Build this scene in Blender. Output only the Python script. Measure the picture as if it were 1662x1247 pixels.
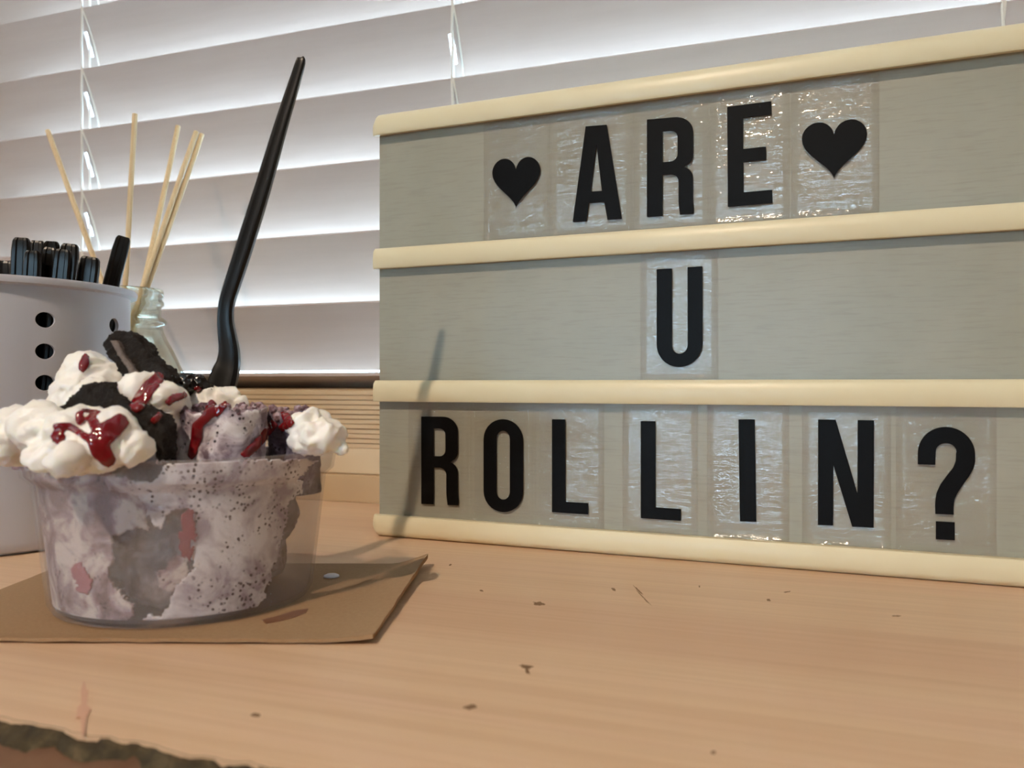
import bpy, bmesh, math, random
from mathutils import Vector, Matrix, noise
from mathutils.bvhtree import BVHTree

random.seed(7)
for o in list(bpy.data.objects):
    bpy.data.objects.remove(o)
scn = bpy.context.scene
COL = scn.collection

# ------------------------------------------------------------------ camera
# world: X along the window wall, Y towards the window, Z up, counter top at z = 0
F = 1345.0                      # focal length in photo pixels (1662 wide)
YAW = math.radians(20.2)
CAMZ = 0.079
RIGHT = Vector((math.cos(YAW), math.sin(YAW), 0))
FWD = Vector((-math.sin(YAW), math.cos(YAW), 0))
CAM = Vector((0, 0, CAMZ))
cd = bpy.data.cameras.new('camera')
cam = bpy.data.objects.new('camera', cd)
COL.objects.link(cam)
cam.location = CAM
cam.rotation_euler = (math.radians(90), 0, YAW)
cd.sensor_width = 36
cd.lens = F / 1662 * 36
cd.clip_start = 0.01
cd.dof.use_dof = True
cd.dof.focus_distance = 0.37
cd.dof.aperture_fstop = 15
scn.camera = cam

# ------------------------------------------------------------------ world, light, exposure
w = bpy.data.worlds.new('daylight')
scn.world = w
w.use_nodes = True
bg = w.node_tree.nodes['Background']
bg.inputs[0].default_value = (0.52, 0.79, 1.0, 1)
bg.inputs[1].default_value = 29
vs = scn.view_settings
vs.view_transform = 'Standard'
vs.look = 'None'
vs.exposure = 0.0
vs.gamma = 1.0
vs.use_curve_mapping = False
LAMP_MAIN = (-0.296, -1.37, 1.655)
LAMP_FAR = (-0.294, -2.67, 1.06)
LAMP_W = 46.0
LAMP_FAR_W = 8.0
LAMP_COL = (1.0, 0.80, 0.61)

# ------------------------------------------------------------------ helpers
def ray(px, py):
    return RIGHT * ((px - 831) / F) + FWD + Vector((0, 0, (623.5 - py) / F))
def at(px, py, d):
    """point on the photo's line of sight at depth d (metres along the view axis)"""
    return CAM + ray(px, py) * d
def on_table(px, py, z=0.0):
    return at(px, py, (CAMZ - z) * F / (py - 623.5))
def project(p):
    q = Vector(p) - CAM
    d = q.dot(FWD)
    return 831 + F * q.dot(RIGHT) / d, 623.5 - F * q.z / d

def tag(o, label=None, cat=None, group=None, kind=None):
    if label: o['label'] = label
    if cat: o['category'] = cat
    if group: o['group'] = group
    if kind: o['kind'] = kind
    return o
def empty(name, loc=(0, 0, 0), rot=(0, 0, 0)):
    o = bpy.data.objects.new(name, None)
    o.empty_display_size = 0.02
    COL.objects.link(o)
    o.location = loc
    o.rotation_euler = rot
    return o
def link(name, me, mat=None, parent=None, smooth=False, keep=False):
    o = bpy.data.objects.new(name, me)
    COL.objects.link(o)
    if mat and not me.materials: me.materials.append(mat)
    if smooth:
        for p in me.polygons: p.use_smooth = True
    if parent:
        o.parent = parent
        if keep: o.matrix_parent_inverse = parent.matrix_basis.inverted()
    return o
def from_bm(name, bm, mat=None, parent=None, smooth=False, keep=False):
    bmesh.ops.recalc_face_normals(bm, faces=bm.faces)
    me = bpy.data.meshes.new(name)
    bm.to_mesh(me); bm.free()
    return link(name, me, mat, parent, smooth, keep)
def auto_smooth(o, ang=35):
    for p in o.data.polygons: p.use_smooth = True
    bm = bmesh.new(); bm.from_mesh(o.data)
    for e in bm.edges:
        if len(e.link_faces) == 2 and e.calc_face_angle(0) > math.radians(ang): e.smooth = False
    bm.to_mesh(o.data); bm.free()
def add_box(bm, a, b, bevel=0.0, seg=2):
    r = bmesh.ops.create_cube(bm, size=1)
    vs_ = r['verts']
    for v in vs_:
        v.co = Vector([a[i] + (v.co[i] + .5) * (b[i] - a[i]) for i in range(3)])
    if bevel:
        es = list({e for v in vs_ for e in v.link_edges})
        bmesh.ops.bevel(bm, geom=es, offset=bevel, segments=seg, affect='EDGES', profile=.6)
def box(name, a, b, mat, parent=None, bevel=0.0, keep=False):
    bm = bmesh.new(); add_box(bm, a, b, bevel)
    o = from_bm(name, bm, mat, parent, keep=keep)
    if bevel: auto_smooth(o, 40)
    return o
def prism_uv(name, loops, w0, w1, mat, parent):
    """flat outline (list of (u,v) loops, the first outer) -> slab between w0 and w1; local (u, w, v)"""
    cu = bpy.data.curves.new(name, 'CURVE'); cu.dimensions = '2D'; cu.fill_mode = 'BOTH'
    for lp in loops:
        s = cu.splines.new('POLY'); s.points.add(len(lp) - 1)
        for i, (u, v) in enumerate(lp): s.points[i].co = (u, v, 0, 1)
        s.use_cyclic_u = True
    cu.extrude = (w1 - w0) / 2
    t = bpy.data.objects.new('t', cu); COL.objects.link(t)
    me = bpy.data.meshes.new_from_object(t.evaluated_get(bpy.context.evaluated_depsgraph_get()))
    bpy.data.objects.remove(t); bpy.data.curves.remove(cu)
    mid = (w0 + w1) / 2
    for v in me.vertices:
        u, vv, ww = v.co
        v.co = (u, -(ww + mid), vv)
    me.materials.clear()
    return link(name, me, mat, parent)
def tube(bm, pts, rad, n=10, caps=True):
    """swept round tube through pts; rad a number or list"""
    rs = rad if isinstance(rad, (list, tuple)) else [rad] * len(pts)
    rings = []
    up = Vector((0.13, 0.2, 0.97)).normalized()
    for i, p in enumerate(pts):
        d = (Vector(pts[min(i + 1, len(pts) - 1)]) - Vector(pts[max(i - 1, 0)])).normalized()
        a = d.cross(up)
        if a.length < 1e-3: a = d.cross(Vector((1, 0, 0)))
        a.normalize(); b = d.cross(a)
        rings.append([bm.verts.new(Vector(p) + (a * math.cos(t) + b * math.sin(t)) * rs[i]) for t in [2 * math.pi * k / n for k in range(n)]])
    for r0, r1 in zip(rings, rings[1:]):
        for k in range(n): bm.faces.new((r0[k], r0[(k + 1) % n], r1[(k + 1) % n], r1[k]))
    if caps:
        bm.faces.new(rings[0]); bm.faces.new(rings[-1])
def lathe(bm, prof, n=64, c=(0, 0, 0)):
    """closed loop of (r, z) turned about the vertical"""
    rings = []
    for r, z in prof:
        if r < 1e-6: rings.append([bm.verts.new((c[0], c[1], c[2] + z))])
        else: rings.append([bm.verts.new((c[0] + r * math.cos(2 * math.pi * k / n), c[1] + r * math.sin(2 * math.pi * k / n), c[2] + z)) for k in range(n)])
    for a, b in zip(rings, rings[1:]):
        for k in range(n):
            q = [a[k % len(a)], a[(k + 1) % len(a)], b[(k + 1) % len(b)], b[k % len(b)]]
            q = [v for i, v in enumerate(q) if v not in q[:i]]
            if len(q) > 2: bm.faces.new(q)
def remesh(bm, voxel, smooth_it=0, decimate=None):
    me = bpy.data.meshes.new('t'); bmesh.ops.recalc_face_normals(bm, faces=bm.faces); bm.to_mesh(me); bm.free()
    t = bpy.data.objects.new('t', me); COL.objects.link(t)
    m = t.modifiers.new('r', 'REMESH'); m.mode = 'VOXEL'; m.voxel_size = voxel
    if smooth_it:
        s = t.modifiers.new('s', 'SMOOTH'); s.iterations = smooth_it; s.factor = .5
    out = bpy.data.meshes.new_from_object(t.evaluated_get(bpy.context.evaluated_depsgraph_get()))
    bpy.data.objects.remove(t); bpy.data.meshes.remove(me)
    return out
def displace(me, layers, seed=0):
    me.update()
    nrm = [v.normal.copy() for v in me.vertices]
    off = Vector((seed * 3.1, seed * 1.7, seed * 2.3))
    for v, n in zip(me.vertices, nrm):
        s = 0
        for amp, freq, kind in layers:
            p = v.co * freq + off
            if kind == 'n': s += amp * noise.noise(p)
            elif kind == 'r': s += amp * (1 - 2 * abs(noise.noise(p)))          # ridged
            else: s += amp * (noise.turbulence(p, 4, True) - .5)
        v.co += n * s

# ------------------------------------------------------------------ materials
def srgb(r, g, b):
    f = lambda c: (c / 255 / 12.92) if c / 255 <= .04045 else ((c / 255 + .055) / 1.055) ** 2.4
    return (f(r), f(g), f(b), 1)
class NT:
    def __init__(s, name):
        s.m = bpy.data.materials.new(name); s.m.use_nodes = True
        s.t = s.m.node_tree; s.n = s.t.nodes; s.b = s.n['Principled BSDF']; s.out = s.n['Material Output']
    def new(s, typ, **kw):
        n = s.n.new(typ)
        for k, v in kw.items(): setattr(n, k, v)
        return n
    def l(s, a, b): s.t.links.new(a, b)
    def coord(s, scale=(1, 1, 1), kind='Object', rot=(0, 0, 0)):
        c = s.new('ShaderNodeTexCoord'); m = s.new('ShaderNodeMapping')
        m.inputs['Scale'].default_value = scale; m.inputs['Rotation'].default_value = rot
        s.l(c.outputs[kind], m.inputs['Vector']); return m.outputs[0]
    def noise(s, vec, scale, detail=3, rough=.5, dist=0):
        n = s.new('ShaderNodeTexNoise'); s.l(vec, n.inputs['Vector'])
        n.inputs['Scale'].default_value = scale; n.inputs['Detail'].default_value = detail
        n.inputs['Roughness'].default_value = rough; n.inputs['Distortion'].default_value = dist
        return n.outputs['Fac']
    def ramp(s, fac, stops):
        r = s.new('ShaderNodeValToRGB'); s.l(fac, r.inputs[0])
        e = r.color_ramp.elements
        while len(e) < len(stops): e.new(.5)
        for x, (p, c) in zip(e, stops): x.position = p; x.color = c
        return r.outputs[0]
    def mix(s, fac, a, b, mode='MIX'):
        m = s.new('ShaderNodeMix', data_type='RGBA', blend_type=mode)
        for sock, v in ((m.inputs[0], fac), (m.inputs[6], a), (m.inputs[7], b)):
            if hasattr(v, 'is_output'): s.l(v, sock)
            else: sock.default_value = v
        return m.outputs[2]
    def bump(s, h, strength=.3, dist=.001):
        b = s.new('ShaderNodeBump'); b.inputs['Strength'].default_value = strength; b.inputs['Distance'].default_value = dist
        s.l(h, b.inputs['Height']); s.l(b.outputs[0], s.b.inputs['Normal'])
    def set(s, **kw):
        for k, v in kw.items():
            i = s.b.inputs[k.replace('_', ' ')]
            if hasattr(v, 'is_output'): s.l(v, i)
            else: i.default_value = v
        return s.m
def plain(name, col, rough=.5, var=.06, scale=40, bump=0, bscale=300, **kw):
    t = NT(name); v = t.coord()
    f = t.noise(v, scale)
    lo = tuple(max(0, c * (1 - var)) for c in col[:3]) + (1,); hi = tuple(min(1, c * (1 + var)) for c in col[:3]) + (1,)
    t.set(Base_Color=t.mix(f, lo, hi), Roughness=rough, **kw)
    if bump: t.bump(t.noise(v, bscale, 4), bump, .0006)
    return t.m

# wood: grain runs along X
t = NT('pine_wood')
g = t.coord((2.2, 60, 60)); g2 = t.coord((1.2, 14, 14)); g3 = t.coord((5, 260, 260))
f1 = t.noise(g, 1.6, 4, .6, .4); f2 = t.noise(g2, 1.5, 3, .5, .6); f3 = t.noise(g3, 1.4, 2)
c = t.ramp(f2, [(.3, srgb(208, 170, 138)), (.52, srgb(216, 182, 148)), (.72, srgb(213, 174, 146))])
c = t.mix(t.ramp(f1, [(.36, (.28, .28, .28, 1)), (.5, (0, 0, 0, 1))]), c, srgb(190, 146, 108))
c = t.mix(t.ramp(f3, [(.42, (.16, .16, .16, 1)), (.55, (0, 0, 0, 1))]), c, srgb(184, 140, 102))
t.set(Base_Color=c, Roughness=t.ramp(f1, [(.2, (.36,) * 3 + (1,)), (.8, (.44,) * 3 + (1,))]))
t.bump(f3, .08, .0004)
M_WOOD = t.m
t = NT('bark'); v = t.coord()
t.set(Base_Color=t.ramp(t.noise(v, 160, 5, .7), [(.3, srgb(38, 30, 18)), (.55, srgb(72, 60, 38)), (.75, srgb(104, 88, 62))]), Roughness=.95)
t.bump(t.noise(v, 500, 4), .8, .001); M_BARK = t.m
M_EDGE = plain('bare_live_edge', srgb(104, 72, 48), .8, .3, 60, .4, 300)
M_MARK = plain('dent_dark', srgb(128, 98, 70), .8, .3, 600)
M_STAIN = plain('pink_stain', srgb(206, 160, 134), .5, .08, 300)
M_WALL = plain('wall_paint', srgb(214, 206, 194), .8, .03, 4, .05, 200)
M_CEIL = plain('ceiling_paint', srgb(232, 228, 220), .9, .02, 4)
M_FLOOR = plain('floor_tile', srgb(128, 108, 90), .5, .15, 3)
M_SILL = plain('sill_paint', srgb(188, 158, 120), .5, .04, 40)
M_FRAME = plain('window_frame_white', srgb(225, 228, 228), .45, .03)
t = NT('slat_white'); v = t.coord((1, 14, 14))
f = t.noise(v, 9, 4, .6)
t.set(Base_Color=t.mix(f, srgb(174, 160, 153), srgb(190, 177, 170)), Roughness=.42)
t.bump(t.noise(t.coord((2, 60, 60)), 12, 2), .05, .0005); M_SLAT = t.m
M_STACK = plain('slat_stack_cream', srgb(214, 190, 156), .5, .05, 30)
M_CORD = plain('cord_white', srgb(225, 222, 214), .8, .05, 800)
M_CREAM = plain('box_cream_plastic', srgb(228, 217, 183), .38, .035, 25, .03, 200)
t = NT('box_panel'); v = t.coord()
f = t.noise(v, 22, 4, .6); g = t.noise(t.coord((12, 1, 160)), 5, 3, .6)
c = t.mix(f, srgb(148, 147, 132), srgb(169, 167, 153))
c = t.mix(t.ramp(g, [(.3, (.3, .3, .3, 1)), (.5, (0, 0, 0, 1))]), c, srgb(134, 131, 116))
t.set(Base_Color=c, Roughness=.33); M_PANEL = t.m
M_BACK = plain('box_housing', srgb(226, 222, 204), .4, .03)
M_INK = plain('black_ink', srgb(10, 9, 9), .4, .2, 400, Specular_IOR_Level=.1)
def clear_film(name, fac, rough, tint, bump_s=.5, bscale=(30, 1, 90), diff=None):
    t = NT(name)
    t.set(Base_Color=diff or (.8, .8, .8, 1), Roughness=rough)
    t.b.inputs['Specular IOR Level'].default_value = .6
    n1 = t.noise(t.coord(bscale), 3, 3, .6)
    t.bump(n1, bump_s, .002)
    tr = t.new('ShaderNodeBsdfTransparent'); tr.inputs[0].default_value = tint
    mx = t.new('ShaderNodeMixShader'); mx.inputs[0].default_value = fac
    t.l(tr.outputs[0], mx.inputs[1]); t.l(t.b.outputs[0], mx.inputs[2]); t.l(mx.outputs[0], t.out.inputs[0])
    return t.m
t = NT('clear_film')
n1 = t.noise(t.coord((30, 1, 110)), 3, 3, .6); bp = t.new('ShaderNodeBump'); bp.inputs['Strength'].default_value = .6; bp.inputs['Distance'].default_value = .001; t.l(n1, bp.inputs['Height'])
gl = t.new('ShaderNodeBsdfGlossy'); gl.inputs['Roughness'].default_value = .1; t.l(bp.outputs[0], gl.inputs['Normal'])
tr = t.new('ShaderNodeBsdfTransparent'); tr.inputs[0].default_value = (.985, .985, .985, 1)
df = t.new('ShaderNodeBsdfDiffuse'); df.inputs[0].default_value = (.8, .8, .8, 1)
m1 = t.new('ShaderNodeMixShader'); m1.inputs[0].default_value = .032; t.l(tr.outputs[0], m1.inputs[1]); t.l(gl.outputs[0], m1.inputs[2])
m2 = t.new('ShaderNodeMixShader'); m2.inputs[0].default_value = .012; t.l(m1.outputs[0], m2.inputs[1]); t.l(df.outputs[0], m2.inputs[2])
t.l(m2.outputs[0], t.out.inputs[0]); M_FILM = t.m
M_CUP = clear_film('frosted_cup', .145, .18, (.95, .95, .96, 1), .03, (40, 40, 40), (.74, .72, .72, 1))
M_PANE = clear_film('window_glass', .08, .02, (.97, .99, 1, 1), 0)
t = NT('bottle_glass')
gl = t.new('ShaderNodeBsdfGlass'); gl.inputs['Color'].default_value = (.96, .985, .96, 1); gl.inputs['Roughness'].default_value = .03; gl.inputs['IOR'].default_value = 1.45
tr = t.new('ShaderNodeBsdfTransparent'); tr.inputs[0].default_value = (.93, .95, .92, 1)
nz = t.noise(t.coord((60, 60, 60)), 3, 3); mx = t.new('ShaderNodeMixShader')
mr = t.new('ShaderNodeMapRange'); mr.inputs[3].default_value = .2; mr.inputs[4].default_value = .35; t.l(nz, mr.inputs[0]); t.l(mr.outputs[0], mx.inputs[0])
t.l(gl.outputs[0], mx.inputs[1]); t.l(tr.outputs[0], mx.inputs[2]); t.l(mx.outputs[0], t.out.inputs[0]); M_GLASS = t.m
M_BLACK = plain('black_plastic', srgb(13, 13, 13), .3, .2, 60, Specular_IOR_Level=.28)
M_BUCKET = plain('white_plastic', srgb(196, 195, 202), .3, .02, 20)
M_REED = NT('reed'); f = M_REED.noise(M_REED.coord((400, 400, 12)), 3, 3)
M_REED = M_REED.set(Base_Color=M_REED.mix(f, srgb(196, 164, 120), srgb(236, 212, 172)), Roughness=.8)
t = NT('kraft_paper'); v = t.coord()
t.set(Base_Color=t.mix(t.noise(v, 700, 4, .7), srgb(138, 108, 77), srgb(168, 136, 101)), Roughness=.9)
t.bump(t.noise(v, 900, 3), .25, .0004); M_KRAFT = t.m
M_WHIP = plain('whipped_cream', srgb(255, 252, 246), .42, .02, 60, .15, 500, Subsurface_Weight=.25, Subsurface_Radius=(.004, .003, .002), Subsurface_Scale=.6)
t = NT('cookie'); v = t.coord()
t.set(Base_Color=t.ramp(t.noise(v, 900, 4, .7), [(.3, srgb(13, 9, 8)), (.6, srgb(30, 22, 18)), (.8, srgb(52, 40, 33))]), Roughness=.75)
t.bump(t.noise(v, 1400, 4, .7), .9, .001); M_COOKIE = t.m
M_FILLING = plain('cookie_filling', srgb(112, 100, 94), .7, .5, 900, .5, 1500)
M_SYRUP = plain('berry_syrup', srgb(116, 4, 16), .1, .25, 120, Coat_Weight=.5)
M_GANACHE = plain('dark_fudge', srgb(20, 16, 18), .16, .3, 300)
def ice(name, c0, c1, c2, speck, amount):
    t = NT(name); v = t.coord()
    c = t.ramp(t.noise(v, 75, 5, .62, .6), [(.40, c0), (.49, c1), (.58, c2)])
    vo = t.new('ShaderNodeTexVoronoi'); vo.inputs['Scale'].default_value = 640; t.l(v, vo.inputs['Vector'])
    vo.inputs['Randomness'].default_value = 1
    sp = t.ramp(vo.outputs['Distance'], [(.26, (1, 1, 1, 1)), (.38, (0, 0, 0, 1))])
    cl = t.ramp(t.noise(v, 130, 3, .6), [(amount, (0, 0, 0, 1)), (amount + .1, (1, 1, 1, 1))])
    fac = t.mix(1, sp, cl, 'MULTIPLY')
    t.set(Base_Color=t.mix(fac, c, speck), Roughness=.45)
    t.bump(t.noise(v, 420, 4, .7), .5, .0008)
    return t.m
M_ICE = ice('oreo_ice_cream', srgb(122, 104, 116), srgb(200, 188, 198), srgb(246, 242, 246), srgb(50, 42, 54), .46)
M_ICE_RIM = ice('berry_ice_edge', srgb(92, 66, 76), srgb(132, 104, 114), srgb(166, 142, 150), srgb(48, 36, 44), .45)
M_ICE_DARK = ice('dark_berry_ice', srgb(58, 50, 66), srgb(96, 88, 104), srgb(150, 140, 156), srgb(36, 30, 40), .45)
M_ICE_MASS = ice('mauve_ice_mass', srgb(112, 104, 106), srgb(138, 129, 132), srgb(168, 160, 162), srgb(90, 80, 90), .6)
M_LINER = ice('smeared_ice_cream', srgb(176, 162, 174), srgb(224, 216, 222), srgb(255, 252, 254), srgb(52, 46, 58), .46)
M_LINER2 = ice('smeared_beige_ice_cream', srgb(132, 106, 112), srgb(178, 156, 160), srgb(230, 218, 212), srgb(70, 60, 66), .54)
M_BERRY = plain('strawberry_bit', srgb(150, 44, 56), .3, .3, 200)

# ------------------------------------------------------------------ the room
RX0, RX1, RY0, WY, WY1 = -3.2, 3.2, -4.0, 0.483, 0.62
FZ, CZ = -0.92, 1.68
OX0, OX1, OZ1 = -0.70, 0.575, 1.10           # window opening
bm = bmesh.new()
add_box(bm, (RX0, WY, FZ), (OX0, WY1, CZ)); add_box(bm, (OX1, WY, FZ), (RX1, WY1, CZ))
add_box(bm, (OX0, WY, FZ), (OX1, WY1, 0.0)); add_box(bm, (OX0, WY, OZ1), (OX1, WY1, CZ))
tag(from_bm('wall_window', bm, M_WALL), 'cream painted wall around the window', None, kind='structure')
for nm, a, b, m in (('wall_left', (RX0 - .1, RY0, FZ), (RX0, WY1, CZ), M_WALL), ('wall_right', (RX1, RY0, FZ), (RX1 + .1, WY1, CZ), M_WALL),
                    ('floor', (RX0 - .1, RY0 - .1, FZ - .1), (RX1 + .1, WY1, FZ), M_FLOOR),
                    ('ceiling', (RX0 - .1, RY0 - .1, CZ), (RX1 + .1, WY1, CZ + .1), M_CEIL)):
    tag(box(nm, a, b, m), kind='structure')
tag(box('trim_1', (OX0, WY - .001, 0.0), (OX1, WY1, 0.0180), M_SILL, bevel=.001), 'tan painted window sill board behind the counter', kind='structure')
win = tag(empty('window_1', ((OX0 + OX1) / 2, .595, 0.018)), 'window behind the closed blind', kind='structure')
bm = bmesh.new()
for a, b in (((OX0, .56, .018), (OX0 + .09, .61, OZ1)), ((OX1 - .04, .58, .018), (OX1, .61, OZ1)), ((OX0 + .04, .58, .018), (OX1 - .04, .61, .05)), ((OX0 + .04, .58, OZ1 - .04), (OX1 - .04, .61, OZ1))):
    add_box(bm, a, b)
from_bm('window_frame', bm, M_FRAME, win, keep=True)
box('pane', (OX0 + .04, .594, .05), (OX1 - .04, .597, OZ1 - .04), M_PANE, win, keep=True)

# unseen shop front glazing opposite the counter, added and sized for cool daylight fill
SX0, SX1, SZ0, SZ1 = -2.1, 0.0, .05, .45
bm = bmesh.new()
add_box(bm, (RX0 - .1, RY0 - .1, FZ), (SX0, RY0, CZ)); add_box(bm, (SX1, RY0 - .1, FZ), (RX1 + .1, RY0, CZ))
add_box(bm, (SX0, RY0 - .1, FZ), (SX1, RY0, SZ0)); add_box(bm, (SX0, RY0 - .1, SZ1), (SX1, RY0, CZ))
tag(from_bm('wall_rear', bm, M_WALL), kind='structure')
w2 = tag(empty('fill_window', (0, RY0 - .05, SZ0)), 'unseen shop front window opposite the counter, sized for daylight fill', kind='structure')
for i in range(3):
    a, b = SX0 + 0.7 * i, SX0 + 0.7 * (i + 1)
    box('pane', (a + .03, RY0 - .055, SZ0 + .04), (b - .03, RY0 - .05, SZ1 - .04), M_PANE, w2, keep=True)
bm = bmesh.new()
for i in range(4): add_box(bm, (SX0 + 0.7 * i - .03, RY0 - .08, SZ0), (SX0 + 0.7 * i + .03, RY0 - .03, SZ1))
add_box(bm, (SX0, RY0 - .08, SZ0), (SX1, RY0 - .03, SZ0 + .04)); add_box(bm, (SX0, RY0 - .08, SZ1 - .04), (SX1, RY0 - .03, SZ1))
from_bm('window_frame', bm, M_FRAME, w2, keep=True)

def pendant_lamp(p, power, label):
    r = tag(empty('pendant_lamp', (p[0], p[1], CZ)), label, 'lamp')
    z = p[2] - CZ
    bm = bmesh.new(); lathe(bm, [(0, 0), (.05, 0), (.05, -.02), (0, -.025)], 24); from_bm('ceiling_rose', bm, M_FRAME, r, True)
    bm = bmesh.new(); tube(bm, [(0, 0, -.02), (0, 0, z + .13)], .003, 8); from_bm('flex', bm, M_BLACK, r)
    bm = bmesh.new(); lathe(bm, [(0, z + .13), (.02, z + .13), (.03, z + .10), (.09, z + .02), (.088, z + .02), (.028, z + .098), (0, z + .12)], 32); from_bm('lamp_shade', bm, M_BLACK, r, True)
    t = NT('bulb_glow'); t.b.inputs['Emission Color'].default_value = LAMP_COL + (1,); t.b.inputs['Emission Strength'].default_value = power / (4 * 3.1416 * .035 ** 2 * 3.1416)
    bm = bmesh.new(); bmesh.ops.create_icosphere(bm, subdivisions=3, radius=.035, matrix=Matrix.Translation((0, 0, z + .03)))
    from_bm('bulb', bm, t.m, r, True)
def ceiling_lamp(p, power, label):
    r = tag(empty('ceiling_lamp', (p[0], p[1], CZ)), label, 'lamp')
    bm = bmesh.new(); lathe(bm, [(0, 0), (.085, 0), (.085, -.012), (.07, -.02), (.0, -.012)], 32)
    from_bm('housing', bm, M_FRAME, r, True)
    t = NT('lamp_glow'); t.b.inputs['Emission Color'].default_value = LAMP_COL + (1,); t.b.inputs['Emission Strength'].default_value = power / 1.2
    bm = bmesh.new(); lathe(bm, [(0, -.022), (.03, -.022), (.03, -.024), (0, -.024)], 32)
    from_bm('diffuser', bm, t.m, r)
    ld = bpy.data.lights.new('bulb', 'AREA'); ld.shape = 'DISK'; ld.size = .05; ld.energy = power; ld.color = LAMP_COL
    lo = bpy.data.objects.new('bulb', ld); COL.objects.link(lo); lo.parent = r; lo.location = (0, 0, -.03)
ceiling_lamp(LAMP_MAIN, LAMP_W, 'round warm ceiling lamp close to the window counter')
pendant_lamp(LAMP_FAR, LAMP_FAR_W, 'black pendant lamp hanging deep in the room')

# ------------------------------------------------------------------ counter slab with live edge
ctr = tag(empty('wooden_counter', (0, .3, 0)), 'pale pine counter with a rough bark front edge under the window', 'counter')
CX0, CX1 = -1.2, 1.2
EDGE = 0.1432
def edge_y(x, k=0): return EDGE + .0022 * noise.noise(Vector((x * 60, k, 0))) + .0014 * noise.noise(Vector((x * 210, k, 3))) + .003 * noise.noise(Vector((x * 12, 0, 7)))
N = 900
xs = [CX0 + (CX1 - CX0) * i / N for i in range(N + 1)]
verts, faces = [], []
for x in xs:
    e = edge_y(x)
    verts += [(x, WY - .0005, 0), (x, e + .02, 0), (x, e, -.0006), (x, e + .002, -.045), (x, WY - .0005, -.045)]
for i in range(N):
    for k in range(5):
        a = i * 5 + k; b = i * 5 + (k + 1) % 5
        faces.append((a, b, b + 5, a + 5))
faces += [(0, 1, 2, 3, 4), tuple(N * 5 + k for k in (4, 3, 2, 1, 0))]
me = bpy.data.meshes.new('slab'); me.from_pydata(verts, [], faces)
bm = bmesh.new(); bm.from_mesh(me); from_bm('slab', bm, M_WOOD, ctr, keep=True)
# bark strip hanging on the edge, then the bare sloping edge wood below it
def strip(name, prof, mat, amp, fr, seed):
    vs_, fs = [], []; K = len(prof)
    for x in xs:
        e = edge_y(x)
        for j, (dy, z) in enumerate(prof):
            n = noise.noise(Vector((x * fr, j * 1.3, seed))) * amp + noise.noise(Vector((x * fr * 3.3, j * 2.1, seed + 4))) * amp * .6
            k = 0 if j in (0, K - 1) else 1
            vs_.append((x, e + dy - n * k, z + n * .7 * k))
    for i in range(N):
        for j in range(K):
            a = i * K + j; b = i * K + (j + 1) % K
            fs.append((a, b, b + K, a + K))
    fs += [tuple(range(K)), tuple(N * K + k for k in reversed(range(K)))]
    m2 = bpy.data.meshes.new(name); m2.from_pydata(vs_, [], fs)
    b2 = bmesh.new(); b2.from_mesh(m2); return from_bm(name, b2, mat, ctr, True, keep=True)
strip('bark', [(.0006, -.0005), (-.0008, -.0016), (-.0022, -.0026), (-.0034, -.0042), (-.0042, -.006), (.001, -.008)], M_BARK, .0018, 95, 2)
strip('live_edge', [(.001, -.002), (-.0055, -.0052), (-.012, -.010), (-.0165, -.02), (-.018, -.03), (-.014, -.043), (.003, -.045)], M_EDGE, .0012, 40, 9)
for x in (-1.05, 1.05):
    for y in (.2, .44): box('leg', (x - .03, y - .03, FZ), (x + .03, y + .03, -.045), M_WOOD, ctr, .003, keep=True)
def mark(px, py, wpx, hpx, ang, mat, name='dent', n=14, jag=.4):
    c0 = on_table(px, py); k = (c0 - CAM).dot(FWD) / F
    persp = (CAMZ / ((c0 - CAM).dot(FWD)))
    bm = bmesh.new(); vs_ = []
    for i in range(n):
        a = 2 * math.pi * i / n; r = 1 + jag * (random.random() - .5) * 2
        du, dv = math.cos(a) * wpx / 2 * r, math.sin(a) * hpx / 2 * r
        x, y = du * math.cos(ang) - dv * math.sin(ang), du * math.sin(ang) + dv * math.cos(ang)
        q = on_table(px + x, py + y, .00003)
        vs_.append(bm.verts.new(q))
    f = bm.faces.new(vs_)
    r = bmesh.ops.extrude_face_region(bm, geom=[f]); 
    for v in r['geom']:
        if isinstance(v, bmesh.types.BMVert): v.co.z = -.0003
    return from_bm(name, bm, mat, ctr, keep=True)
for p in ((853, 1082, 24, 7, .15), (856, 1088, 16, 6, 1.2), (763, 1148, 25, 8, -.2), (875, 980, 17, 6, .1), (996, 957, 8, 3, .5), (1036, 958, 22, 2, .75), (1046, 972, 30, 1.6, .8), (781, 959, 6, 3, .4),
          (1248, 974, 6, 4, .3), (1278, 961, 14, 2, -.2), (1135, 952, 3, 3, 0), (731, 917, 4, 3, 0), (416, 1160, 16, 6, 0), (1158, 1221, 7, 6, .4), (1455, 1000, 12, 2, 0)):
    mark(*p, M_MARK)
mark(136, 1150, 16, 70, .12, M_STAIN, 'stain', 18, .5)

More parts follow.
